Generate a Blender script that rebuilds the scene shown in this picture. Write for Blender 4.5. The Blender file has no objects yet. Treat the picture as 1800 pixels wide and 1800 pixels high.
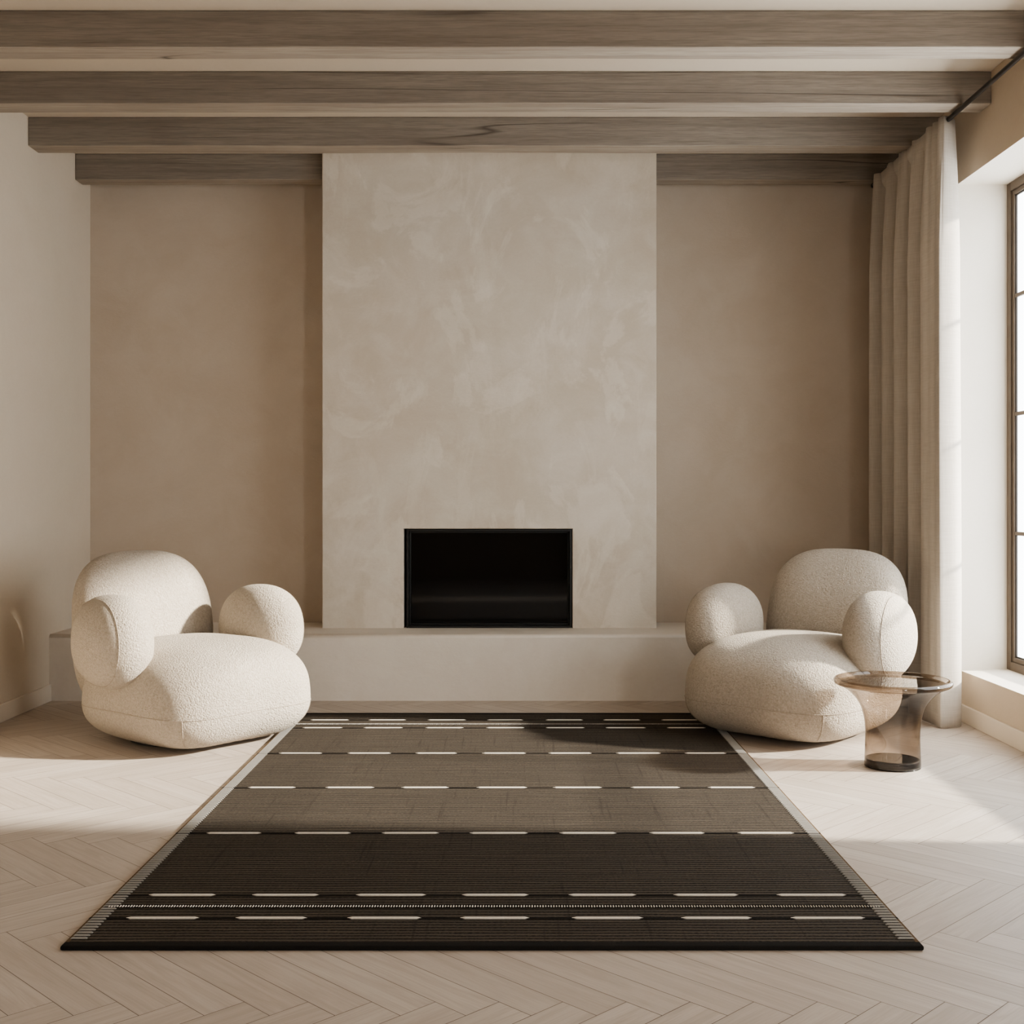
import bpy, bmesh, math, random
from mathutils import Vector, Matrix, noise
random.seed(7)
scene = bpy.context.scene
COL = scene.collection

# ------------------------------------------------------------------ camera numbers
# one-point perspective: focal length 2100 px on an 1800 px frame, eye 1.05 m above the floor
EYE = 1.05
XL, XR, YB, YR, ZC = -2.43, 2.11, 6.81, -2.6, 2.95      # room: left, right, back, rear, ceiling

# ------------------------------------------------------------------ helpers
def link(o, parent=None):
    COL.objects.link(o)
    if parent is not None:
        o.parent = parent
    return o

def mesh_obj(name, verts, faces, mats, parent=None, smooth=False, loc=None, fmat=None):
    me = bpy.data.meshes.new(name)
    me.from_pydata([tuple(v) for v in verts], [], faces)
    me.validate(); me.update()
    for m in (mats if isinstance(mats, (list, tuple)) else [mats]):
        me.materials.append(m)
    if fmat:
        me.polygons.foreach_set('material_index', fmat)
    if smooth:
        me.polygons.foreach_set('use_smooth', [True]*len(me.polygons))
    o = bpy.data.objects.new(name, me)
    if loc is not None:
        o.location = loc
    return link(o, parent)

def tag(o, label=None, cat=None, group=None, kind=None):
    if label: o['label'] = label
    if cat: o['category'] = cat
    if group: o['group'] = group
    if kind: o['kind'] = kind
    return o

def empty(name, loc, rz=0.0):
    o = bpy.data.objects.new(name, None)
    o.empty_display_size = 0.1
    o.location = loc; o.rotation_euler = (0, 0, rz)
    return link(o)

class MB:
    """collects boxes, tubes and lathes for one mesh"""
    def __init__(s): s.v = []; s.f = []; s.m = []
    def add(s, verts, faces, mi=0):
        b = len(s.v); s.v += [Vector(v) for v in verts]
        s.f += [[i+b for i in f] for f in faces]; s.m += [mi]*len(faces)
    def box(s, x0, x1, y0, y1, z0, z1, mi=0):
        s.add([(x0,y0,z0),(x1,y0,z0),(x1,y1,z0),(x0,y1,z0),(x0,y0,z1),(x1,y0,z1),(x1,y1,z1),(x0,y1,z1)],
              [(0,3,2,1),(4,5,6,7),(0,1,5,4),(1,2,6,5),(2,3,7,6),(3,0,4,7)], mi)
    def tube(s, pts, r, seg=8, mi=0, closed=False, cap=True):
        pts = [Vector(p) for p in pts]; n = len(pts); rings = []
        up = Vector((0,0,1)); prev = None
        for i, p in enumerate(pts):
            if closed: t = (pts[(i+1)%n]-pts[i-1]).normalized()
            else: t = (pts[min(i+1,n-1)]-pts[max(i-1,0)]).normalized()
            if prev is None:
                a = t.cross(up)
                if a.length < 1e-3: a = t.cross(Vector((1,0,0)))
            else:
                a = prev - t*prev.dot(t)
            a.normalize(); b = t.cross(a); prev = a
            rings.append([p + a*math.cos(2*math.pi*k/seg)*r + b*math.sin(2*math.pi*k/seg)*r for k in range(seg)])
        base = len(s.v)
        for q in rings: s.v += q
        m = n if closed else n-1
        for i in range(m):
            j = (i+1) % n
            for k in range(seg):
                l = (k+1) % seg
                s.f.append([base+i*seg+k, base+i*seg+l, base+j*seg+l, base+j*seg+k]); s.m.append(mi)
        if not closed and cap:
            s.f.append([base+k for k in range(seg)][::-1]); s.m.append(mi)
            s.f.append([base+(n-1)*seg+k for k in range(seg)]); s.m.append(mi)
    def lathe(s, prof, seg=96, mi=0, closed=False):
        base = len(s.v); n = len(prof)
        for r, z in prof:
            for k in range(seg):
                a = 2*math.pi*k/seg
                s.v.append(Vector((r*math.cos(a), r*math.sin(a), z)))
        for i in range(n if closed else n-1):
            j = (i+1) % n
            for k in range(seg):
                l = (k+1) % seg
                s.f.append([base+i*seg+k, base+i*seg+l, base+j*seg+l, base+j*seg+k]); s.m.append(mi)
    def build(s, name, mats, parent=None, smooth=False, loc=None):
        return mesh_obj(name, s.v, s.f, mats, parent, smooth, loc, s.m)

def bevel(o, w, seg=3, angle=35):
    md = o.modifiers.new('bevel', 'BEVEL'); md.width = w; md.segments = seg
    md.limit_method = 'ANGLE'; md.angle_limit = math.radians(angle)
    o.data.polygons.foreach_set('use_smooth', [True]*len(o.data.polygons))
    wn = o.modifiers.new('weighted', 'WEIGHTED_NORMAL'); wn.keep_sharp = False
    return o

# ------------------------------------------------------------------ materials
class NT:
    def __init__(s, name):
        s.mat = bpy.data.materials.new(name); s.mat.use_nodes = True
        s.t = s.mat.node_tree; s.t.nodes.clear()
        s.out = s.n('ShaderNodeOutputMaterial')
    def n(s, typ, **kw):
        nd = s.t.nodes.new(typ)
        for k, v in kw.items():
            if k in nd.inputs.keys(): nd.inputs[k].default_value = v
            else: setattr(nd, k, v)
        return nd
    def l(s, a, b): s.t.links.new(a, b)
    def val(s, sock, x):
        if isinstance(x, (int, float, tuple)): sock.default_value = x
        else: s.l(x, sock)
    def math(s, op, a, b=None, c=None, clamp=False):
        nd = s.n('ShaderNodeMath', operation=op); nd.use_clamp = clamp
        for i, x in enumerate((a, b, c)):
            if x is not None: s.val(nd.inputs[i], x)
        return nd.outputs[0]
    def mix(s, fac, a, b, blend='MIX'):
        nd = s.n('ShaderNodeMix', data_type='RGBA', blend_type=blend)
        s.val(nd.inputs[0], fac); s.val(nd.inputs[6], a); s.val(nd.inputs[7], b)
        return nd.outputs[2]
    def ramp(s, fac, stops):
        nd = s.n('ShaderNodeValToRGB'); el = nd.color_ramp.elements
        while len(el) < len(stops): el.new(0.5)
        for e, (p, c) in zip(el, stops):
            e.position = p; e.color = c if isinstance(c, tuple) else (c, c, c, 1)
        s.l(fac, nd.inputs[0]); return nd.outputs[0]
    def coord(s, kind='Object', scale=(1,1,1), rot=(0,0,0), loc=(0,0,0)):
        tc = s.n('ShaderNodeTexCoord'); mp = s.n('ShaderNodeMapping')
        mp.inputs['Scale'].default_value = scale; mp.inputs['Rotation'].default_value = rot
        mp.inputs['Location'].default_value = loc
        s.l(tc.outputs[kind], mp.inputs[0]); return mp.outputs[0]
    def noise(s, vec, scale, detail=4, rough=0.55, dist=0.0):
        nd = s.n('ShaderNodeTexNoise'); nd.inputs['Scale'].default_value = scale
        nd.inputs['Detail'].default_value = detail; nd.inputs['Roughness'].default_value = rough
        nd.inputs['Distortion'].default_value = dist
        if vec is not None: s.l(vec, nd.inputs['Vector'])
        return nd.outputs[0]
    def bump(s, h, strength, dist, normal=None):
        nd = s.n('ShaderNodeBump'); nd.inputs['Strength'].default_value = strength
        nd.inputs['Distance'].default_value = dist; s.l(h, nd.inputs['Height'])
        if normal is not None: s.l(normal, nd.inputs['Normal'])
        return nd.outputs[0]
    def principled(s, color, rough=0.6, normal=None, spec=0.5, **kw):
        p = s.n('ShaderNodeBsdfPrincipled')
        s.val(p.inputs['Base Color'], color); s.val(p.inputs['Roughness'], rough)
        p.inputs['Specular IOR Level'].default_value = spec
        for k, v in kw.items(): s.val(p.inputs[k.replace('_', ' ')], v)
        if normal is not None: s.l(normal, p.inputs['Normal'])
        return p.outputs[0]
    def done(s, sh):
        s.l(sh, s.out.inputs[0]); return s.mat

def rgb(r, g, b):            # sRGB 0-255 to linear
    f = lambda c: (c/255/12.92) if c/255 <= 0.04045 else ((c/255+0.055)/1.055)**2.4
    return (f(r), f(g), f(b), 1.0)

def plaster(name, c1, c2, c3, patch=0.6, bstr=0.25, scale=1.0, fine=0.5, trowel=None):
    t = NT(name); v = t.coord()
    n1 = t.noise(v, 1.6*scale, 7, 0.62, 1.1)
    n2 = t.noise(v, 4.5*scale, 6, 0.6, 0.7)
    n3 = t.noise(t.coord(scale=(1, 1, 1.6)), 55, 5, 0.65)
    f1 = t.ramp(n1, [(0.36, 0.0), (0.64, 1.0)])
    f2 = t.ramp(n2, [(0.45, 0.0), (0.75, 1.0)])
    c = t.mix(f1, c1, c2)
    c = t.mix(t.math('MULTIPLY', f2, patch), c, c3)
    if trowel:                                              # thin pale skim left by the trowel, with ragged edges
        k1 = t.noise(t.coord(scale=(1, 1, 0.75), loc=(3.1, 0, 1.7)), 2.3, 8, 0.62, 0.9)
        k2 = t.noise(t.coord(scale=(1.2, 1, 0.45), loc=(7.7, 0, 4.2)), 3.6, 8, 0.66, 0.5)
        c = t.mix(t.math('MULTIPLY', t.ramp(k1, [(0.53, 0.0), (0.575, 1.0)]), 0.30), c, trowel)
        c = t.mix(t.math('MULTIPLY', t.ramp(k2, [(0.54, 0.0), (0.62, 1.0)]), 0.20), c, trowel)
    c = t.mix(t.math('MULTIPLY', t.ramp(n3, [(0.3, 0.0), (0.7, 1.0)]), 0.10*fine), c, (0.30, 0.22, 0.15, 1))
    h = t.math('ADD', t.math('MULTIPLY', n2, 0.8), t.math('MULTIPLY', n3, 0.35))
    return t.done(t.principled(c, 0.85, t.bump(h, bstr, 0.01), 0.25))

M = {}
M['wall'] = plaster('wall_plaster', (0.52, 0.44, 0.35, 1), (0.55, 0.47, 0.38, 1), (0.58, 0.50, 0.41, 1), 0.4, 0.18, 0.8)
M['wall_back'] = plaster('wall_back_limewash_shaded', (0.485, 0.41, 0.33, 1), (0.52, 0.445, 0.365, 1), (0.56, 0.49, 0.41, 1), 0.5, 0.25, 0.9)  # niche shade put into the colour: wall plaster made darker and warmer
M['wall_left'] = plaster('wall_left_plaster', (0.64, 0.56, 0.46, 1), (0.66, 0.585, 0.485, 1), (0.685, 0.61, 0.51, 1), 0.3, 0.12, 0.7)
M['chimney'] = plaster('chimney_plaster', (0.54, 0.475, 0.39, 1), (0.605, 0.55, 0.475, 1), (0.68, 0.635, 0.565, 1), 0.6, 0.25, 1.0, 0.8, trowel=(0.77, 0.725, 0.65, 1))
M['bench'] = plaster('bench_plaster', (0.65, 0.595, 0.53, 1), (0.68, 0.63, 0.565, 1), (0.71, 0.665, 0.605, 1), 0.5, 0.2, 1.3)
M['ceiling'] = plaster('ceiling_plaster', (0.585, 0.505, 0.41, 1), (0.60, 0.52, 0.425, 1), (0.62, 0.545, 0.45, 1), 0.3, 0.1, 0.6)
M['reveal'] = plaster('reveal_plaster', (0.75, 0.70, 0.62, 1), (0.77, 0.72, 0.64, 1), (0.79, 0.74, 0.66, 1), 0.3, 0.12, 1.0)

def mat_floor():
    t = NT('oak_herringbone')
    at = t.n('ShaderNodeAttribute'); at.attribute_name = 'tone'; tone = at.outputs['Fac']
    uv = t.coord('UV')
    g = t.n('ShaderNodeMapping'); g.inputs['Scale'].default_value = (2.0, 26, 1); t.l(uv, g.inputs[0])
    n1 = t.noise(g.outputs[0], 1.0, 5, 0.6, 1.6)
    g2 = t.n('ShaderNodeMapping'); g2.inputs['Scale'].default_value = (7, 210, 1); t.l(uv, g2.inputs[0])
    n2 = t.noise(g2.outputs[0], 1.0, 3, 0.6, 0.2)
    c = t.mix(tone, (0.445, 0.388, 0.335, 1), (0.515, 0.458, 0.402, 1))
    c = t.mix(t.math('MULTIPLY', t.ramp(n1, [(0.40, 0.0), (0.62, 1.0)]), 0.45), c, (0.35, 0.29, 0.238, 1))
    c = t.mix(t.math('MULTIPLY', t.ramp(n2, [(0.46, 0.0), (0.72, 1.0)]), 0.26), c, (0.34, 0.27, 0.21, 1))
    return t.done(t.principled(c, 0.52, t.bump(n2, 0.06, 0.004), 0.4))
M['floor'] = mat_floor()
M['gap'] = (lambda t: t.done(t.principled(t.mix(t.noise(t.coord(), 8), (0.10, 0.07, 0.05, 1), (0.13, 0.09, 0.065, 1)), 0.9)))(NT('floor_gap'))

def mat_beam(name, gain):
    t = NT(name)
    G = lambda r, g, b: (r*gain, g*gain, b*gain, 1)
    oi = t.n('ShaderNodeObjectInfo'); tc = t.n('ShaderNodeTexCoord')
    off = t.n('ShaderNodeVectorMath', operation='ADD'); sc = t.n('ShaderNodeVectorMath', operation='SCALE')
    t.l(oi.outputs['Location'], sc.inputs[0]); sc.inputs['Scale'].default_value = 3.7
    t.l(tc.outputs['Object'], off.inputs[0]); t.l(sc.outputs[0], off.inputs[1])
    def vec(x, yz):
        m = t.n('ShaderNodeMapping'); m.inputs['Scale'].default_value = (x, yz, yz); t.l(off.outputs[0], m.inputs[0]); return m.outputs[0]
    g1 = t.noise(vec(1.6, 55), 1.0, 5, 0.65, 0.4)
    g2 = t.noise(vec(10, 260), 1.0, 3, 0.6)
    g3 = t.noise(vec(0.8, 10), 1.0, 4, 0.55, 0.4)
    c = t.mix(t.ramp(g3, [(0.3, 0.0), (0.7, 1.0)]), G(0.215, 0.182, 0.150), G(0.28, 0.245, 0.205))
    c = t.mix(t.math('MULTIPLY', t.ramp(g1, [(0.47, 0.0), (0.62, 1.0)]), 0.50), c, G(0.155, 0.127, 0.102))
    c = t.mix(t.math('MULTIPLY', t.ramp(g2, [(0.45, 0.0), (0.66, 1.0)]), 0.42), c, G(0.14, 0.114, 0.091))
    k = t.noise(vec(0.30, 9), 1.0, 1, 0.35, 0.0)
    crack = t.ramp(t.math('ABSOLUTE', t.math('SUBTRACT', k, 0.5)), [(0.0, 1.0), (0.009, 0.0)])
    msk = t.ramp(t.noise(vec(1.0, 4), 1.0, 2), [(0.48, 0.0), (0.60, 1.0)])
    crack = t.math('MULTIPLY', crack, msk)
    c = t.mix(t.math('MULTIPLY', crack, 0.75), c, (0.06, 0.045, 0.034, 1))
    h = t.math('SUBTRACT', t.math('ADD', t.math('MULTIPLY', g2, -0.4), t.math('MULTIPLY', g1, -0.4)), t.math('MULTIPLY', crack, 1.2))
    return t.done(t.principled(c, 0.72, t.bump(h, 0.4, 0.005), 0.3))
M['beam'] = mat_beam('weathered_oak', 1.0)
M['beam_under'] = mat_beam('oak_bounce_lit', 1.62)  # same oak made paler: light bounced off the floor put into the colour

def mat_boucle(name, c1, c2):
    t = NT(name); v = t.coord()
    vo = t.n('ShaderNodeTexVoronoi'); vo.inputs['Scale'].default_value = 150; t.l(v, vo.inputs['Vector'])
    n1 = t.noise(v, 105, 5, 0.7, 0.5); n2 = t.noise(v, 7, 3, 0.5)
    c = t.mix(t.ramp(n1, [(0.35, 0.0), (0.65, 1.0)]), c1, c2)
    c = t.mix(t.math('MULTIPLY', n2, 0.18), c, (0.44, 0.375, 0.305, 1))
    h = t.math('ADD', t.math('MULTIPLY', vo.outputs['Distance'], -0.7), t.math('MULTIPLY', n1, 1.1))
    nr = t.bump(h, 0.85, 0.0060)
    return t.done(t.principled(c, 0.95, nr, 0.15, Sheen_Weight=0.12, Sheen_Roughness=0.6))
M['boucle'] = mat_boucle('cream_boucle', (0.395, 0.340, 0.273, 1), (0.545, 0.487, 0.412, 1))
M['seam'] = mat_boucle('boucle_seam', (0.36, 0.30, 0.24, 1), (0.44, 0.38, 0.31, 1))
def simple(name, c, rough, spec=0.5, metal=0.0, nscale=30, amt=0.25):
    t = NT(name); n = t.noise(t.coord(), nscale, 4, 0.6)
    d = tuple(x*(1-amt) for x in c[:3]) + (1,)
    return t.done(t.principled(t.mix(n, d, c), rough, t.bump(n, 0.05, 0.003), spec, Metallic=metal))
M['black'] = simple('black_metal', (0.012, 0.011, 0.010, 1), 0.45, 0.4)
M['plinth'] = simple('dark_plinth', (0.02, 0.016, 0.013, 1), 0.7)
M['rod'] = simple('dark_bronze', (0.03, 0.023, 0.019, 1), 0.4, 0.5, 0.3)
M['frame'] = simple('bronze_frame', (0.125, 0.094, 0.068, 1), 0.5, 0.5, 0.15)
M['gasket'] = simple('dark_gasket', (0.03, 0.022, 0.017, 1), 0.6)
M['base'] = simple('baseboard_paint', (0.70, 0.63, 0.54, 1), 0.6, 0.3, 0, 6, 0.05)

def mat_pane():
    t = NT('window_glass')
    tr = t.n('ShaderNodeBsdfTransparent'); tr.inputs[0].default_value = (0.96, 0.97, 0.96, 1)
    gl = t.n('ShaderNodeBsdfGlossy'); gl.inputs['Roughness'].default_value = 0.02
    lw = t.n('ShaderNodeLayerWeight'); lw.inputs['Blend'].default_value = 0.5
    fr = t.math('MULTIPLY_ADD', t.math('POWER', lw.outputs['Facing'], 5.0), 0.92, 0.05)
    mx = t.n('ShaderNodeMixShader'); t.l(fr, mx.inputs[0]); t.l(tr.outputs[0], mx.inputs[1]); t.l(gl.outputs[0], mx.inputs[2])
    return t.done(mx.outputs[0])
M['pane'] = mat_pane()

def mat_smoke(name, face, edge):
    # thin smoked glass: tinted see-through sheet, darker where seen edge-on, with a fresnel reflection
    t = NT(name)
    lw = t.n('ShaderNodeLayerWeight'); lw.inputs['Blend'].default_value = 0.35
    c = t.mix(t.ramp(lw.outputs['Facing'], [(0.45, 0.0), (1.0, 1.0)]), face, edge)
    tr = t.n('ShaderNodeBsdfTransparent'); t.l(c, tr.inputs[0])
    gl = t.n('ShaderNodeBsdfGlossy'); gl.inputs['Roughness'].default_value = 0.03
    l2 = t.n('ShaderNodeLayerWeight'); l2.inputs['Blend'].default_value = 0.5
    fr = t.math('MULTIPLY_ADD', t.math('POWER', l2.outputs['Facing'], 4.0), 0.75, 0.06)
    mx = t.n('ShaderNodeMixShader'); t.l(fr, mx.inputs[0]); t.l(tr.outputs[0], mx.inputs[1]); t.l(gl.outputs[0], mx.inputs[2])
    return t.done(mx.outputs[0])
M['smoke'] = mat_smoke('smoked_glass', (0.60, 0.54, 0.485, 1), (0.34, 0.285, 0.24, 1))
M['smoke_top'] = mat_smoke('smoked_glass_top', (0.68, 0.62, 0.56, 1), (0.36, 0.30, 0.25, 1))
M['smoke_base'] = mat_smoke('smoked_glass_base', (0.15, 0.12, 0.10, 1), (0.08, 0.062, 0.05, 1))

def mat_fireglass():
    t = NT('fireplace_glass'); n = t.noise(t.coord(), 3)
    return t.done(t.principled(t.mix(n, (0.003, 0.003, 0.003, 1), (0.005, 0.0045, 0.004, 1)), 0.04, None, 0.35))
M['fireglass'] = mat_fireglass()

def mat_curtain():
    t = NT('linen'); v = t.coord()
    w1 = t.noise(t.coord(scale=(300, 300, 12)), 1.0, 2); w2 = t.noise(t.coord(scale=(12, 12, 300)), 1.0, 2)
    w = t.math('MULTIPLY', t.math('ADD', w1, w2), 0.5)
    c = t.mix(t.ramp(w, [(0.35, 0.0), (0.65, 1.0)]), (0.48, 0.43, 0.37, 1), (0.56, 0.51, 0.45, 1))
    p = t.principled(c, 0.9, t.bump(w, 0.25, 0.002), 0.2, Sheen_Weight=0.15)
    tl = t.n('ShaderNodeBsdfTranslucent'); t.l(c, tl.inputs[0])
    mx = t.n('ShaderNodeMixShader'); mx.inputs[0].default_value = 0.12
    t.l(p, mx.inputs[1]); t.l(tl.outputs[0], mx.inputs[2])
    return t.done(mx.outputs[0])
M['curtain'] = mat_curtain()

def mat_rug():
    t = NT('rug_weave')
    tc = t.n('ShaderNodeTexCoord'); sp = t.n('ShaderNodeSeparateXYZ'); t.l(tc.outputs['Object'], sp.inputs[0])
    x, y = sp.outputs[0], sp.outputs[1]
    wob = t.math('MULTIPLY', t.math('SUBTRACT', t.noise(t.coord(scale=(4, 30, 1)), 1.0, 3), 0.5), 0.012)
    yy = t.math('ADD', y, wob)
    rib = t.math('SINE', t.math('MULTIPLY', yy, 2*math.pi/0.0185))                # weft ribs
    rib01 = t.math('MULTIPLY_ADD', rib, 0.5, 0.5)
    fl = t.noise(t.coord(scale=(120, 260, 1)), 1.0, 3, 0.7)                       # yarn flecks
    st = t.noise(t.coord(scale=(1.2, 55, 1)), 1.0, 3, 0.6)                        # row to row variation
    warp = t.ramp(t.noise(t.coord(scale=(60, 2.0, 1)), 1.0, 2, 0.6), [(0.60, 0.0), (0.72, 1.0)])
    c = t.mix(t.ramp(rib01, [(0.30, 0.0), (0.75, 1.0)]), (0.014, 0.012, 0.010, 1), (0.080, 0.067, 0.053, 1))
    c = t.mix(t.math('MULTIPLY', t.ramp(fl, [(0.45, 0.0), (0.75, 1.0)]), 0.55), c, (0.150, 0.126, 0.10, 1))
    c = t.mix(t.math('MULTIPLY', t.ramp(st, [(0.40, 0.0), (0.65, 1.0)]), 0.38), c, (0.036, 0.029, 0.024, 1))
    c = t.mix(t.math('MULTIPLY', warp, 0.38), c, (0.020, 0.016, 0.013, 1))
    h = t.math('ADD', rib01, t.math('MULTIPLY', fl, 0.6))
    return t.done(t.principled(c, 0.95, t.bump(h, 0.5, 0.004), 0.1))
M['rug'] = mat_rug()
def mat_yarn(name, c, s=260, amt=0.3):
    t = NT(name); n = t.noise(t.coord(), s, 3, 0.6)
    d = tuple(x*(1-amt) for x in c[:3]) + (1,)
    return t.done(t.principled(t.mix(n, d, c), 0.95, t.bump(n, 0.4, 0.003), 0.1))
M['yarn'] = mat_yarn('white_yarn', (0.74, 0.69, 0.61, 1))
M['greyyarn'] = mat_yarn('grey_yarn', (0.34, 0.325, 0.30, 1))
M['binding'] = mat_yarn('black_binding', (0.020, 0.018, 0.016, 1))
M['darkline'] = mat_yarn('dark_yarn', (0.016, 0.013, 0.011, 1))
M['edge'] = mat_yarn('brown_edge', (0.15, 0.10, 0.06, 1))

# ------------------------------------------------------------------ room shell
def clip_rect(poly, x0, x1, y0, y1):
    def cut(p, inside, inter):
        out = []
        for i in range(len(p)):
            a, b = p[i-1], p[i]
            if inside(b):
                if not inside(a): out.append(inter(a, b))
                out.append(b)
            elif inside(a): out.append(inter(a, b))
        return out
    def lerp(a, b, t): return tuple(a[k]+(b[k]-a[k])*t for k in range(len(a)))
    for ax, lim, sg in ((0, x0, 1), (0, x1, -1), (1, y0, 1), (1, y1, -1)):
        if not poly: break
        poly = cut(poly, lambda q: (q[ax]-lim)*sg >= 0, lambda a, b: lerp(a, b, (lim-a[ax])/(b[ax]-a[ax])))
    return poly

def build_floor():
    L, w, g = 0.57, 0.094, 0.0007
    X0, Y0 = -0.967-(L+w)/math.sqrt(2), 2.494+(L-w)/math.sqrt(2)
    verts, faces, uvs, tones, mats = [], [], [], [], []
    r2 = math.sqrt(2)
    x0, x1, y0, y1 = XL-0.2, XR+0.3, YR-0.2, YB+0.2
    rnd = random.Random(3)
    def plank(p0, p1, q0, q1, along_p):
        c = []
        ou, ov = rnd.random()*50, rnd.random()*50
        for p, q in ((p0+g, q0+g), (p1-g, q0+g), (p1-g, q1-g), (p0+g, q1-g)):
            u, v = (p-p0, q-q0) if along_p else (q-q0, p-p0)
            c.append(((p+q)/r2+X0, (q-p)/r2+Y0, u+ou, v+ov))
        tn = rnd.random()
        c = clip_rect(c, x0, x1, y0, y1)
        if len(c) < 3: return
        b = len(verts)
        for a in c: verts.append((a[0], a[1], 0.0))
        faces.append(list(range(b, b+len(c)))); uvs.append([(a[2], a[3]) for a in c]); tones.append(tn); mats.append(0)
    for j in range(-14, 15):
        for i in range(-70, 71):
            tp, tq = i*w+j*L, i*w-j*L
            cx, cy = (tp+tq)/r2+X0, (tq-tp)/r2+Y0
            if cx < x0-1.5 or cx > x1+1.5 or cy < y0-1.5 or cy > y1+1.5: continue
            plank(tp, tp+L, tq, tq+w, True)
            plank(tp+L, tp+L+w, tq+w-L, tq+w, False)
    b = len(verts)
    for q in ((x0,y0,-0.003),(x1,y0,-0.003),(x1,y1,-0.003),(x0,y1,-0.003),(x0,y0,-0.08),(x1,y0,-0.08),(x1,y1,-0.08),(x0,y1,-0.08)): verts.append(q)
    for f in ((0,1,2,3),(7,6,5,4),(0,4,5,1),(1,5,6,2),(2,6,7,3),(3,7,4,0)):
        faces.append([b+i for i in f]); uvs.append([(0,0)]*4); tones.append(0.5); mats.append(1)
    me = bpy.data.meshes.new('floor'); me.from_pydata(verts, [], faces); me.update()
    me.materials.append(M['floor']); me.materials.append(M['gap'])
    me.polygons.foreach_set('material_index', mats)
    ul = me.uv_layers.new(name='UVMap')
    flat = [k for f in uvs for q in f for k in q]
    ul.data.foreach_set('uv', flat)
    a = me.attributes.new('tone', 'FLOAT', 'FACE'); a.data.foreach_set('value', tones)
    return link(bpy.data.objects.new('floor', me))
tag(build_floor(), kind='structure')

def wall_with_holes(name, axis, lo, hi, u0, u1, z0, z1, holes, mats):
    """slab between lo..hi on `axis`; holes = (u0,u1,z0,z1)"""
    mb = MB()
    us = sorted({u0, u1, *[h[0] for h in holes], *[h[1] for h in holes]})
    zs = sorted({z0, z1, *[h[2] for h in holes], *[h[3] for h in holes]})
    solid = lambda i, k: 0 <= i < len(us)-1 and 0 <= k < len(zs)-1 and not any(
        h[0] <= (us[i]+us[i+1])/2 <= h[1] and h[2] <= (zs[k]+zs[k+1])/2 <= h[3] for h in holes)
    P = (lambda d, u, z: (d, u, z)) if axis == 'x' else (lambda d, u, z: (u, d, z))
    for i in range(len(us)-1):
        for k in range(len(zs)-1):
            if not solid(i, k): continue
            a, b, c, d = us[i], us[i+1], zs[k], zs[k+1]
            for q in (lo, hi): mb.add([P(q,a,c), P(q,b,c), P(q,b,d), P(q,a,d)], [(0,1,2,3)], 0)
            for di, dk, e in ((-1,0,((a,c),(a,d))), (1,0,((b,c),(b,d))), (0,-1,((a,c),(b,c))), (0,1,((a,d),(b,d)))):
                if not solid(i+di, k+dk):
                    (ua, za), (ub, zb) = e
                    mb.add([P(lo,ua,za), P(hi,ua,za), P(hi,ub,zb), P(lo,ub,zb)], [(0,1,2,3)], 1 if len(mats) > 1 else 0)
    o = mb.build(name, mats)
    bm = bmesh.new(); bm.from_mesh(o.data); bmesh.ops.remove_doubles(bm, verts=bm.verts, dist=1e-5)
    bmesh.ops.recalc_face_normals(bm, faces=bm.faces); bm.to_mesh(o.data); bm.free()
    return tag(o, kind='structure')

WT = 0.268                                        # thickness of the window wall
W1 = (3.52, 5.72, 0.235, 2.555)                  # window seen at the right
W2 = (0.05, 0.75, 0.235, 2.555)                 # unseen twin nearer the viewer, added for its light
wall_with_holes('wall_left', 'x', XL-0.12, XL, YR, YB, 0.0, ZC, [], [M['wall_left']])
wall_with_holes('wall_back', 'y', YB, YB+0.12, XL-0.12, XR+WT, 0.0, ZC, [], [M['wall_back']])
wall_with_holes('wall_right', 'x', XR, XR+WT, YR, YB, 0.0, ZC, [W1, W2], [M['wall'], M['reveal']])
W3 = (-1.2, 0.8, 1.0, 1.55)  # unseen rear opening, added to let in fill light
wall_with_holes('wall_rear', 'y', YR-0.2, YR, XL-0.12, XR+WT, 0.0, ZC, [W3], [M['wall'], M['reveal']])
mb = MB(); mb.box(XL-0.12, XR+WT, YR-0.2, YB+0.12, ZC, ZC+0.1)
tag(mb.build('ceiling', M['ceiling']), kind='structure')

YBENCH, ZBENCH, YCH = 6.21, 0.346, 6.51
mb = MB(); mb.box(XL, XL+0.014, YR, YBENCH, 0.0, 0.086)
tag(bevel(mb.build('baseboard_left', M['base']), 0.003, 2), kind='structure')
mb = MB(); mb.box(XR-0.014, XR, YR, YB, 0.0, 0.082)
tag(bevel(mb.build('baseboard_right', M['base']), 0.003, 2), kind='structure')

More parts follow.
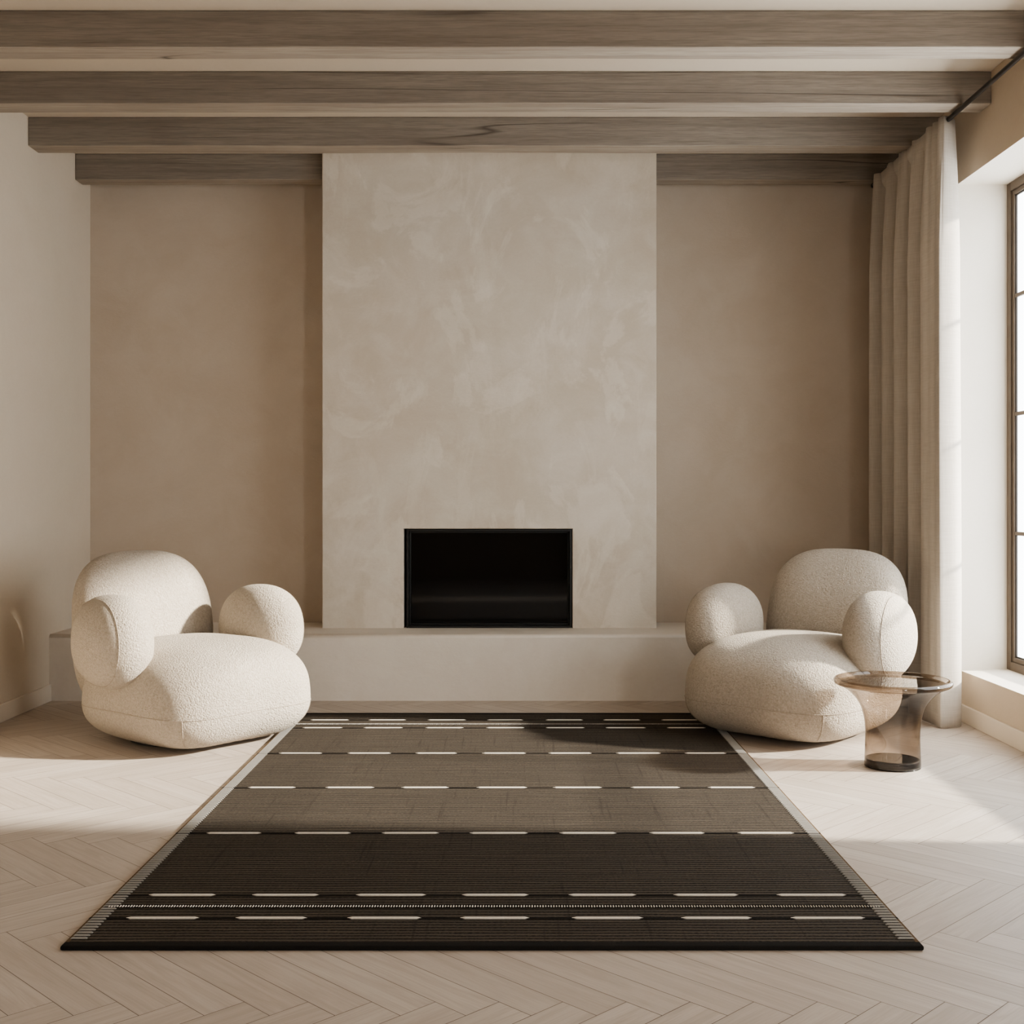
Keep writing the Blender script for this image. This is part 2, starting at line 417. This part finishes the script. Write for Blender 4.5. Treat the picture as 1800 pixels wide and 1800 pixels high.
# window: outer frame > sash, glazing bars, pane, gasket
def window(name, W, cols, zbars):
    y0, y1, z0, z1 = W
    xa, xb = XR+0.236, XR+0.266
    t = 0.042
    mb = MB()
    mb.box(xa, xb, y0, y0+t, z0, z1); mb.box(xa, xb, y1-t, y1, z0, z1)
    mb.box(xa, xb, y0+t, y1-t, z0, z0+t); mb.box(xa, xb, y0+t, y1-t, z1-t, z1)
    o = tag(bevel(mb.build(name, M['frame']), 0.004, 2), kind='structure')
    a, b, c, d = y0+t, y1-t, z0+t, z1-t
    s = 0.022; x2, x3 = xa+0.009, xb-0.002
    mb = MB()
    mb.box(x2, x3, a, a+s, c, d); mb.box(x2, x3, b-s, b, c, d); mb.box(x2, x3, a+s, b-s, c, c+s); mb.box(x2, x3, a+s, b-s, d-s, d)
    bevel(mb.build('sash', M['frame'], o), 0.003, 2)
    gk = 0.006; mb = MB(); x4, x5 = x2+0.008, x3-0.004
    a2, b2, c2, d2 = a+s, b-s, c+s, d-s
    mb.box(x4, x5, a2, a2+gk, c2, d2); mb.box(x4, x5, b2-gk, b2, c2, d2); mb.box(x4, x5, a2, b2, c2, c2+gk); mb.box(x4, x5, a2, b2, d2-gk, d2)
    mb.build('gasket', M['gasket'], o)
    bw = 0.009
    for z in zbars:
        mb = MB(); mb.box(x2+0.002, x3-0.001, a2, b2, z-bw, z+bw); bevel(mb.build('glazing_bar', M['frame'], o), 0.003, 2)
    for k in range(1, cols):
        y = a2+(b2-a2)*k/cols
        mb = MB(); mb.box(x2+0.003, x3-0.001, y-bw, y+bw, c2, d2); bevel(mb.build('glazing_bar', M['frame'], o), 0.003, 2)
    mb = MB(); xm = (x4+x5)/2
    mb.add([(xm,a2,c2),(xm,b2,c2),(xm,b2,d2),(xm,a2,d2)], [(0,1,2,3)])
    mb.build('pane', M['pane'], o)
    return o
ZB = (0.886, 1.452, 2.012)
window('window_1', W1, 2, ZB)
window('window_added', W2, 1, ZB)

# ------------------------------------------------------------------ chimney breast, hearth bench, fireplace
CX0, CX1 = -1.060, 0.763
FX0, FX1, FZ0, FZ1 = -0.601, 0.301, ZBENCH, 0.884
def chimney():
    mb = MB()
    xs = (CX0, FX0-0.013, FX1+0.004, CX1); zs = (ZBENCH, FZ1+0.004, ZC)
    y = YCH
    mb.add([(xs[0],y,zs[0]),(xs[1],y,zs[0]),(xs[1],y,zs[1]),(xs[2],y,zs[1]),(xs[2],y,zs[0]),(xs[3],y,zs[0]),(xs[3],y,zs[2]),(xs[0],y,zs[2])],
           [(0,1,2,7),(2,3,6,7),(3,4,5,6)])
    mb.add([(xs[0],y,zs[0]),(xs[0],YB,zs[0]),(xs[0],YB,zs[2]),(xs[0],y,zs[2])], [(0,3,2,1)])
    mb.add([(xs[3],y,zs[0]),(xs[3],YB,zs[0]),(xs[3],YB,zs[2]),(xs[3],y,zs[2])], [(0,1,2,3)])
    yr = y+0.22                                              # the opening's recess
    a, b, c, d = xs[1], xs[2], zs[0], zs[1]
    mb.add([(a,y,c),(a,yr,c),(a,yr,d),(a,y,d)], [(0,1,2,3)]); mb.add([(b,y,c),(b,yr,c),(b,yr,d),(b,y,d)], [(3,2,1,0)])
    mb.add([(a,y,d),(b,y,d),(b,yr,d),(a,yr,d)], [(0,1,2,3)]); mb.add([(a,yr,c),(b,yr,c),(b,yr,d),(a,yr,d)], [(0,1,2,3)])
    o = mb.build('chimney_breast', M['chimney'])
    bm = bmesh.new(); bm.from_mesh(o.data); bmesh.ops.remove_doubles(bm, verts=bm.verts, dist=1e-5)
    bm.to_mesh(o.data); bm.free()
    return bevel(o, 0.006, 3)
tag(chimney(), 'tall pale mottled plaster chimney breast rising from the bench to the beams', 'chimney breast')
mb = MB(); mb.box(XL, 1.86, YBENCH, YB-0.001, 0.0, ZBENCH)
hb = mb.build('hearth_bench', M['bench'])
bm = bmesh.new(); bm.from_mesh(hb.data)
ed = [e for e in bm.edges if all(abs(v.co.z-ZBENCH) < 1e-4 for v in e.verts) and (all(abs(v.co.y-YBENCH) < 1e-4 for v in e.verts) or all(v.co.x > 1.8 for v in e.verts))]
bmesh.ops.bevel(bm, geom=ed, offset=0.018, segments=5, profile=0.5, affect='EDGES')
for f in bm.faces: f.smooth = f.calc_area() < 0.06 and len(f.verts) == 4
bm.to_mesh(hb.data); bm.free()
tag(hb, 'low smooth plaster bench running along the back wall below the fireplace', 'bench')

fp = empty('fireplace', ((FX0+FX1)/2, YCH, FZ0))
tag(fp, 'wide black framed fireplace with dark glass set into the chimney breast', 'fireplace')
cx = (FX0+FX1)/2; hw = (FX1-FX0)/2; hh = FZ1-FZ0
def frame_mb(w, z0, z1, t, ya, yb):
    m = MB(); m.box(-w, -w+t, ya, yb, z0, z1); m.box(w-t, w, ya, yb, z0, z1)
    m.box(-w+t, w-t, ya, yb, z0, z0+t); m.box(-w+t, w-t, ya, yb, z1-t, z1); return m
bevel(frame_mb(hw, 0.001, hh, 0.012, 0.004, 0.10).build('outer_frame', M['black'], fp), 0.002, 2)
bevel(frame_mb(hw-0.0125, 0.0135, hh-0.0125, 0.009, 0.030, 0.09).build('inner_frame', M['black'], fp), 0.002, 2)
mb = MB(); mb.box(-hw+0.0216, hw-0.0216, 0.055, 0.062, 0.0226, hh-0.0216)
mb.build('glass_panel', M['fireglass'], fp)

# ------------------------------------------------------------------ ceiling beams
ZBM, BW = 2.806, 0.128
def beam(x0, x1, y, label, bw=BW):
    mb = MB(); n = 24
    # lengthwise stations so the edges can wander slightly, as on hewn timber
    hz, hy = (ZC-ZBM), bw
    ox, oz = (x0+x1)/2, ZBM
    vs, fs, fm = [], [], []
    for i in range(n+1):
        x = x0+(x1-x0)*i/n
        w = noise.noise(Vector((x*1.3, y*7, 0)))*0.0025
        w2 = noise.noise(Vector((x*1.7, y*5, 9)))*0.0025
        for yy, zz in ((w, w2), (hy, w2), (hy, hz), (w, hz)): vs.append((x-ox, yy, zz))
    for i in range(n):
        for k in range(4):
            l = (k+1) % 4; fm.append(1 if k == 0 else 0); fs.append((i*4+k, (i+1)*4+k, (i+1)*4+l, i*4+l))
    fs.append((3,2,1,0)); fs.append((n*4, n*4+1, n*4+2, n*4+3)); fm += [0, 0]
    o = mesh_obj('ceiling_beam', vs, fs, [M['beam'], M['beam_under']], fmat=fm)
    bm = bmesh.new(); bm.from_mesh(o.data); bmesh.ops.recalc_face_normals(bm, faces=bm.faces); bm.to_mesh(o.data); bm.free()
    o.location = (ox, y, oz)
    bevel(o, 0.005, 2)
    return tag(o, label, 'beam', 'grey oak beams across the ceiling')
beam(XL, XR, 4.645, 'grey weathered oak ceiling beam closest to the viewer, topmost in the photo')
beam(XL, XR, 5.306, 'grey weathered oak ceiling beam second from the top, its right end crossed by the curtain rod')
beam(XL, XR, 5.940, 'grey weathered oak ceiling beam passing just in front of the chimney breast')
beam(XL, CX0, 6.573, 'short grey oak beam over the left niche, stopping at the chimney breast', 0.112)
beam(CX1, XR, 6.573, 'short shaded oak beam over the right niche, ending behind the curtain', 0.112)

# ------------------------------------------------------------------ curtain and rod
RX, RZ = 1.978, 2.788
ro = empty('curtain_rod', (RX, 4.2, RZ))
tag(ro, 'thin black curtain rod running under the beams along the window wall', 'curtain rod')
mb = MB(); mb.tube([(0, -0.9, 0), (0, 0, 0), (0, 2.42, 0)], 0.0105, 16); mb.build('rod', M['rod'], ro, True)
mb = MB(); mb.lathe([(0.0, -0.012), (0.010, -0.012), (0.013, -0.006), (0.013, 0.012), (0.009, 0.018), (0.0, 0.018)], 24)
fo = mb.build('finial', M['rod'], ro, True); fo.rotation_euler = (math.radians(-90), 0, 0); fo.location = (0, 2.42, 0)
for yy in (2.375, -0.6):
    mb = MB(); mb.box(-0.006, XR-RX, yy-0.006, yy+0.006, 0.006, 0.016); mb.box(XR-RX-0.006, XR-RX, yy-0.014, yy+0.014, -0.03, 0.018)
    mb.build('bracket', M['rod'], ro)

def curtain():
    # plan of the cloth seen from above: hem by the window, a lit leading panel, then broad box-like folds
    valleys = (5.735, 5.945, 6.160, 6.375)
    yend = 6.555
    ns, nz = 900, 56
    plan = []
    for i in range(ns+1):
        s = i/ns
        if s < 0.13:                                   # leading panel, hem to first crest
            t = s/0.13
            x = 2.050-0.112*t+0.010*math.sin(t*math.pi*2); y = 5.520-0.060*t-0.022*math.sin(t*math.pi)
        else:
            t = (s-0.13)/0.87
            y = 5.460+(yend-5.460)*t
            vs = (5.460,)+valleys+(yend,)
            k = max(i2 for i2 in range(len(vs)-1) if y >= vs[i2]-1e-9)
            f = min(1.0, (y-vs[k])/(vs[k+1]-vs[k]))
            if k == 0:
                x = 1.936-0.012*f+0.004*math.sin(f*6)+0.115*max(0, (f-0.78)/0.22)**1.7
            else:
                x = 1.912+0.004*(k % 2)+(0.140-0.012*(k % 2))*abs(math.cos(math.pi*f**0.92))**1.9
        plan.append((x, y))
    verts, faces = [], []
    for iz in range(nz+1):
        tz = iz/nz
        z = 0.004+(2.804-0.004)*tz
        low = 1-tz
        head = min(1, max(0, (tz-0.78)/0.22))
        for i, (x, y) in enumerate(plan):
            s = i/ns
            f = math.sin(s*2*math.pi*17+1.0)
            x2 = 1.982+(x-1.982)*(1-0.42*head**1.5) + f*(0.0015+0.0075*head**1.3)
            y2 = y + 0.006*math.cos(s*2*math.pi*17)*head
            n1 = noise.noise(Vector((s*7, z*0.45, 3.0))); n2 = noise.noise(Vector((s*11, z*0.6, 8.0)))
            x2 += 0.010*n1*low; y2 += 0.014*n2*low
            y2 += (0.02*tz)*(1-s)
            if s > 0.13: x2 = min(x2, 2.085+(1.962-2.085)*min(1, max(0, (tz-0.90)/0.085)))   # hangs on the room side of the rod
            x2 = max(1.895, min(2.085, x2))
            verts.append((x2-1.985, y2-6.0, z))
    for iz in range(nz):
        for i in range(ns):
            a = iz*(ns+1)+i
            faces.append((a, a+1, a+ns+2, a+ns+1))
    o = mesh_obj('curtain', verts, faces, M['curtain'], None, True, (1.985, 6.0, 0))
    md = o.modifiers.new('thick', 'SOLIDIFY'); md.thickness = 0.003
    return o
cu = curtain()
tag(cu, 'floor length pleated beige linen curtain drawn into the corner by the window', 'curtain')

# ------------------------------------------------------------------ rug
RX0, RX1, RY0, RY1 = -1.0606, 0.947, 2.774, 5.803
def rug():
    cx, cy = (RX0+RX1)/2, (RY0+RY1)/2
    w, l, th = (RX1-RX0)/2, (RY1-RY0)/2, 0.010
    mb = MB(); nx, ny = 60, 90
    bnd = 0.030
    yl0, yl1 = -l+bnd, l-bnd
    sel = 0.010
    # field
    vs = []
    for j in range(ny+1):
        for i in range(nx+1):
            x = -w+sel+(2*w-2*sel)*i/nx; y = yl0+(yl1-yl0)*j/ny
            vs.append((x, y, th+0.0012*noise.noise(Vector((x*3, y*3, 0)))))
    fs = [(j*(nx+1)+i, j*(nx+1)+i+1, (j+1)*(nx+1)+i+1, (j+1)*(nx+1)+i) for j in range(ny) for i in range(nx)]
    mb.add(vs, fs, 0)
    mb.box(-w+sel, w-sel, yl0, yl1, 0.0005, th-0.002, 0)
    def bar(x0, x1, y, hw, mi, h=0.0022, taper=0.018):
        # low rounded float of yarn with tapered ends
        z = th+0.0005
        vs = [(x0, y+hw*0.5, z), (x0+taper, y-hw, z), (x1-taper, y-hw, z), (x1, y+hw*0.5, z), (x1-taper*0.4, y+hw, z), (x0+taper*0.4, y+hw, z),
              (x0+taper, y-hw*0.2, z+h), (x1-taper, y-hw*0.2, z+h), (x1-taper, y+hw*0.6, z+h), (x0+taper, y+hw*0.6, z+h)]
        mb.add(vs, [(1,2,7,6), (6,7,8,9), (9,8,4,5), (0,1,6), (0,6,9,5), (2,3,7), (7,3,4,8)], mi)
    rows = [2.960, 3.132, 3.712, 4.298, 4.878, 5.420, 5.612]
    for ri, ry in enumerate(rows):
        y = ry-cy
        # the dark pick the dashes float on, from edge to edge
        mb.add([(-w+0.002, y-0.0055, th+0.0016), (w-0.002, y-0.0055, th+0.0016), (w-0.002, y+0.0055, th+0.0016), (-w+0.002, y+0.0055, th+0.0016)], [(0,1,2,3)], 2)
        for k in range(7):
            x0 = -0.974+0.2753*k - cx
            bar(x0+0.004*math.sin(k*5+ri), x0+0.19+0.004*math.cos(k*3+ri), y, 0.0058, 1, 0.0035)
    for ry in (3.045, 5.510):                              # beaded rows
        y = ry-cy
        mb.add([(-w+0.012, y-0.011, th+0.0014), (w-0.012, y-0.011, th+0.0014), (w-0.012, y+0.011, th+0.0014), (-w+0.012, y+0.011, th+0.0014)], [(0,1,2,3)], 2)
        n = 285
        for k in range(n):
            x = -w+0.02+(2*w-0.04)*(k+0.5)/n; b = 0.0017; q = 0.006+0.0015*math.sin(k*1.7)
            z = th+0.0016
            mb.add([(x-b, y-q, z), (x+b, y-q*0.8, z), (x+b, y+q, z), (x-b, y+q*0.8, z), (x, y-q*0.5, z+0.0025), (x, y+q*0.5, z+0.0025)],
                   [(0,1,4), (1,2,5,4), (2,3,5), (3,0,4,5)], 1)
    o = mb.build('rug', [M['rug'], M['yarn'], M['darkline']], None, False, (cx, cy, 0))
    for s in (-1, 1):                                       # side borders: short pale weft ends over a brown edge
        m = MB(); x0 = s*w; 
        xa, xb = sorted((s*(w-0.001), s*(w-sel)))
        m.box(xa, xb, yl0, yl1, 0.0005, th, 1)
        xa, xb = sorted((s*(w-0.006), s*(w-0.046)))
        pitch = 0.0185; nn = int((yl1-yl0-0.02)/pitch)
        for k in range(nn):
            y = yl0+0.012+pitch*(k+0.5); q = 0.0037
            z = th+0.0008
            m.add([(xa, y-q, z), (xb, y-q, z), (xb, y+q, z), (xa, y+q, z), (xa+0.004, y-q*0.4, z+0.003), (xb-0.004, y-q*0.4, z+0.003), (xb-0.004, y+q*0.4, z+0.003), (xa+0.004, y+q*0.4, z+0.003)],
                  [(0,1,5,4), (1,2,6,5), (2,3,7,6), (3,0,4,7), (4,5,6,7)], 0)
        tag(m.build('side_border', [M['greyyarn'], M['edge']], o), 'pale stitched side border')
    for s in (-1, 1):
        m = MB(); ya, yb = sorted((s*l, s*(l-bnd)))
        m.box(-w, w, ya, yb, 0.0005, th+0.0015)
        tag(bevel(m.build('binding', M['binding'], o), 0.004, 3), 'black end binding')
    return o
tag(rug(), 'large dark brown flatwoven rug with rows of white dashes on the floor', 'rug')

# ------------------------------------------------------------------ armchairs
def ico(sub):
    bm = bmesh.new(); bmesh.ops.create_icosphere(bm, subdivisions=sub, radius=1.0)
    v = [x.co.copy() for x in bm.verts]; f = [[q.index for q in p.verts] for p in bm.faces]; bm.free()
    return v, f
ICO = ico(6)
def blob_pt(d, a, b, c, n, m):
    F = (abs(d.x/a)**n+abs(d.y/b)**n)**(m/n)+abs(d.z/c)**m
    return d*(F**(-1.0/m))
def lump(p, seed, amp=0.006, sc=4.0):
    return noise.noise(Vector((p.x*sc+seed, p.y*sc, p.z*sc)))*amp

SEATC = Vector((0, -0.05, 0.215))
def seat_point(d):
    k = min(1, max(0, 0.5+0.5*d.z))
    n = 2.5+3.2*(1-k)**2
    p = blob_pt(d, 0.420, 0.432, 0.230, n, 2.75)
    # soft nose: the front swells, the top rolls gently back
    fr = max(0.0, -p.y/0.465)
    p.y *= 1+0.02*fr
    if p.z > 0: p.z *= 1-0.05*fr*fr + 0.02*(1-abs(p.x)/0.445)
    p += SEATC
    p += d*lump(p, 2.0, 0.008, 3.5)
    if p.z < 0.024: p.z = 0.024
    return p
def back_point(d):
    a, b, c = 0.350, 0.155, 0.390 if d.z < 0 else 0.370
    n = 3.0; m = 2.3
    F = (abs(d.x/a)**n+abs(d.z/c)**n)**(m/n)+abs(d.y/b)**m
    p = d*(F**(-1.0/m))
    if p.z < 0: p.x *= 1+0.10*(p.z/c)**2*-1
    p.y += 0.15*p.z*(1 if p.z > 0 else 0.05)                # reclines
    p.y += 0.35*p.x*p.x*(-1)*0.5                            # wraps a little round the sitter
    p += Vector((0, 0.365, 0.440))
    p += d*lump(p, 5.0, 0.007, 3.5)
    return p
def arm_point(d, s):
    a, b, c = 0.142, 0.228, 0.197
    n = 2.15
    F = (abs(d.y/b)**2.3+abs(d.z/c)**2.3)**(n/2.3)+abs(d.x/a)**n
    p = d*(F**(-1.0/n))
    p += d*lump(p+Vector((s, 0, 0)), 8.0, 0.006, 4)
    return Matrix.Rotation(math.radians(6*s), 3, 'Z') @ p + Vector((s*0.390, 0.0, 0.453))
def surface_line(fn, dirs, off=0.0005):
    return [fn(d.normalized()) + d.normalized()*off for d in dirs]
def make_chair():
    root = empty('armchair', (0, 0, 0))
    v, f = ICO
    mb = MB(); mb.lathe([(0.0, 0.0), (0.26, 0.0), (0.26, 0.0235), (0.0, 0.0235)], 64)
    mb.build('base', M['plinth'], root).location = (0, 0.0, 0)
    st = mesh_obj('seat', [seat_point(d) for d in v], f, M['boucle'], root, True)
    # seams on the seat: one round the belly, one down each front corner
    mb = MB()
    ring = []
    for i in range(200):
        a = 2*math.pi*i/200
        ring.append(Vector((math.cos(a), math.sin(a), -0.11)))
    mb.tube(surface_line(seat_point, ring), 0.0018, 6, 0, True)
    for s in (-1, 1):
        pts = []
        for i in range(24):
            t = i/23; ang = -math.pi/2+s*math.radians(43.5)
            pts.append(Vector((math.cos(ang), math.sin(ang), -0.11-0.33*t)))
        mb.tube(surface_line(seat_point, pts), 0.0020, 6)
    mb.build('seam', M['seam'], st, True)
    mesh_obj('backrest', [back_point(d) for d in v], f, M['boucle'], root, True)
    for s in (-1, 1):
        ar = mesh_obj('armrest', [arm_point(d, s) for d in v], f, M['boucle'], root, True)
        mb = MB(); pts = []
        for i in range(160):
            a = 2*math.pi*i/160
            pts.append(Vector((s*0.36, math.cos(a)*1.0, math.sin(a)*1.0)))
        mb.tube(surface_line(lambda d: arm_point(d, s), pts), 0.0016, 6, 0, True)
        mb.build('seam', M['seam'], ar, True)
    return root
def dup(o, parent=None):
    c = o.copy(); COL.objects.link(c)
    if parent is not None: c.parent = parent
    for ch in list(o.children): dup(ch, c)
    return c
c1 = make_chair()
c1.location = (-1.445, 5.30, 0); c1.rotation_euler.z = math.radians(51)
tag(c1, 'rounded cream boucle armchair facing right, at the left side of the rug', 'armchair', 'cream boucle armchairs')
c2 = dup(c1)
c2.location = (1.285, 5.44, 0); c2.rotation_euler.z = math.radians(-42)
tag(c2, 'rounded cream boucle armchair facing left, behind the smoked glass side table', 'armchair', 'cream boucle armchairs')

# ------------------------------------------------------------------ smoked glass side table
st = empty('side_table', (1.476, 4.69, 0))
tag(st, 'small round smoked glass side table with flared pedestal by the right armchair', 'side table')
outer = [(0.1075, 0.006), (0.1065, 0.03), (0.1045, 0.08), (0.1035, 0.13), (0.106, 0.17), (0.112, 0.205), (0.123, 0.238), (0.140, 0.266), (0.163, 0.290), (0.188, 0.308), (0.205, 0.317)]
def smooth_prof(p, k=6):
    out = []
    for i in range(len(p)-1):
        p0, p1, p2, p3 = p[max(i-1,0)], p[i], p[i+1], p[min(i+2,len(p)-1)]
        for j in range(k):
            t = j/k
            out.append(tuple(0.5*((2*p1[q])+(-p0[q]+p2[q])*t+(2*p0[q]-5*p1[q]+4*p2[q]-p3[q])*t*t+(-p0[q]+3*p1[q]-3*p2[q]+p3[q])*t**3) for q in (0, 1)))
    out.append(p[-1]); return out
mb = MB(); mb.lathe(smooth_prof(outer), 128)
mb.build('pedestal', M['smoke'], st, True)
mb = MB()
mb.lathe(smooth_prof([(0.0001, 0.0335), (0.08, 0.0335), (0.098, 0.0325), (0.1045, 0.028), (0.1055, 0.012), (0.104, 0.004), (0.098, 0.001), (0.0001, 0.001)], 4), 128)
mb.build('base', M['smoke_base'], st, True)
mb = MB()
mb.lathe(smooth_prof([(0.0001, 0.331), (0.15, 0.331), (0.190, 0.332), (0.203, 0.338), (0.213, 0.344), (0.221, 0.342), (0.2250, 0.334), (0.222, 0.325), (0.212, 0.319), (0.200, 0.317), (0.15, 0.318), (0.0001, 0.318)], 5), 128)
mb.build('tabletop', M['smoke_top'], st, True)

# ------------------------------------------------------------------ light
w = bpy.data.worlds.new('daylight'); scene.world = w; w.use_nodes = True
bg = w.node_tree.nodes['Background']; bg.inputs[0].default_value = (0.95, 0.975, 1.0, 1); bg.inputs[1].default_value = 4.4
sd = bpy.data.lights.new('sun', 'SUN'); sd.energy = 10; sd.angle = math.radians(3.0); sd.color = (1.0, 0.925, 0.82)
so = bpy.data.objects.new('sun', sd); COL.objects.link(so)
so.location = (8, 4, 5)
so.rotation_euler = Vector((-1.0, 0.07, -0.44)).to_track_quat('-Z', 'Y').to_euler()

ad = bpy.data.lights.new('fill_lamp', 'AREA'); ad.shape = 'RECTANGLE'; ad.size = 0.45; ad.size_y = 1.3; ad.energy = 24; ad.color = (1.0, 0.97, 0.93)  # added fill lamp just inside the nearer opening, brightens chimney and chair fronts
ao = bpy.data.objects.new('fill_lamp', ad); COL.objects.link(ao)
ao.location = (2.05, 0.50, 1.00); ao.rotation_euler = Vector((-0.52, 0.85, -0.02)).to_track_quat('-Z', 'Y').to_euler()

# ------------------------------------------------------------------ camera
cd = bpy.data.cameras.new('camera'); cam = bpy.data.objects.new('camera', cd); COL.objects.link(cam)
cam.location = (0, 0, EYE); cam.rotation_euler = (math.radians(90), 0, 0)
cd.sensor_width = 36; cd.sensor_fit = 'HORIZONTAL'; cd.lens = 42.0
cd.shift_x = -8/1800; cd.shift_y = -23/1800
cd.clip_start = 0.05; cd.clip_end = 100
scene.camera = cam

scene.view_settings.view_transform = 'AgX'
scene.view_settings.look = 'AgX - Medium High Contrast'
scene.view_settings.exposure = 0.78
scene.cycles.use_denoising = True
scene.cycles.max_bounces = 12
scene.cycles.diffuse_bounces = 6
scene.cycles.transparent_max_bounces = 24
scene.cycles.adaptive_threshold = 0.015
scene.cycles.sample_clamp_indirect = 6
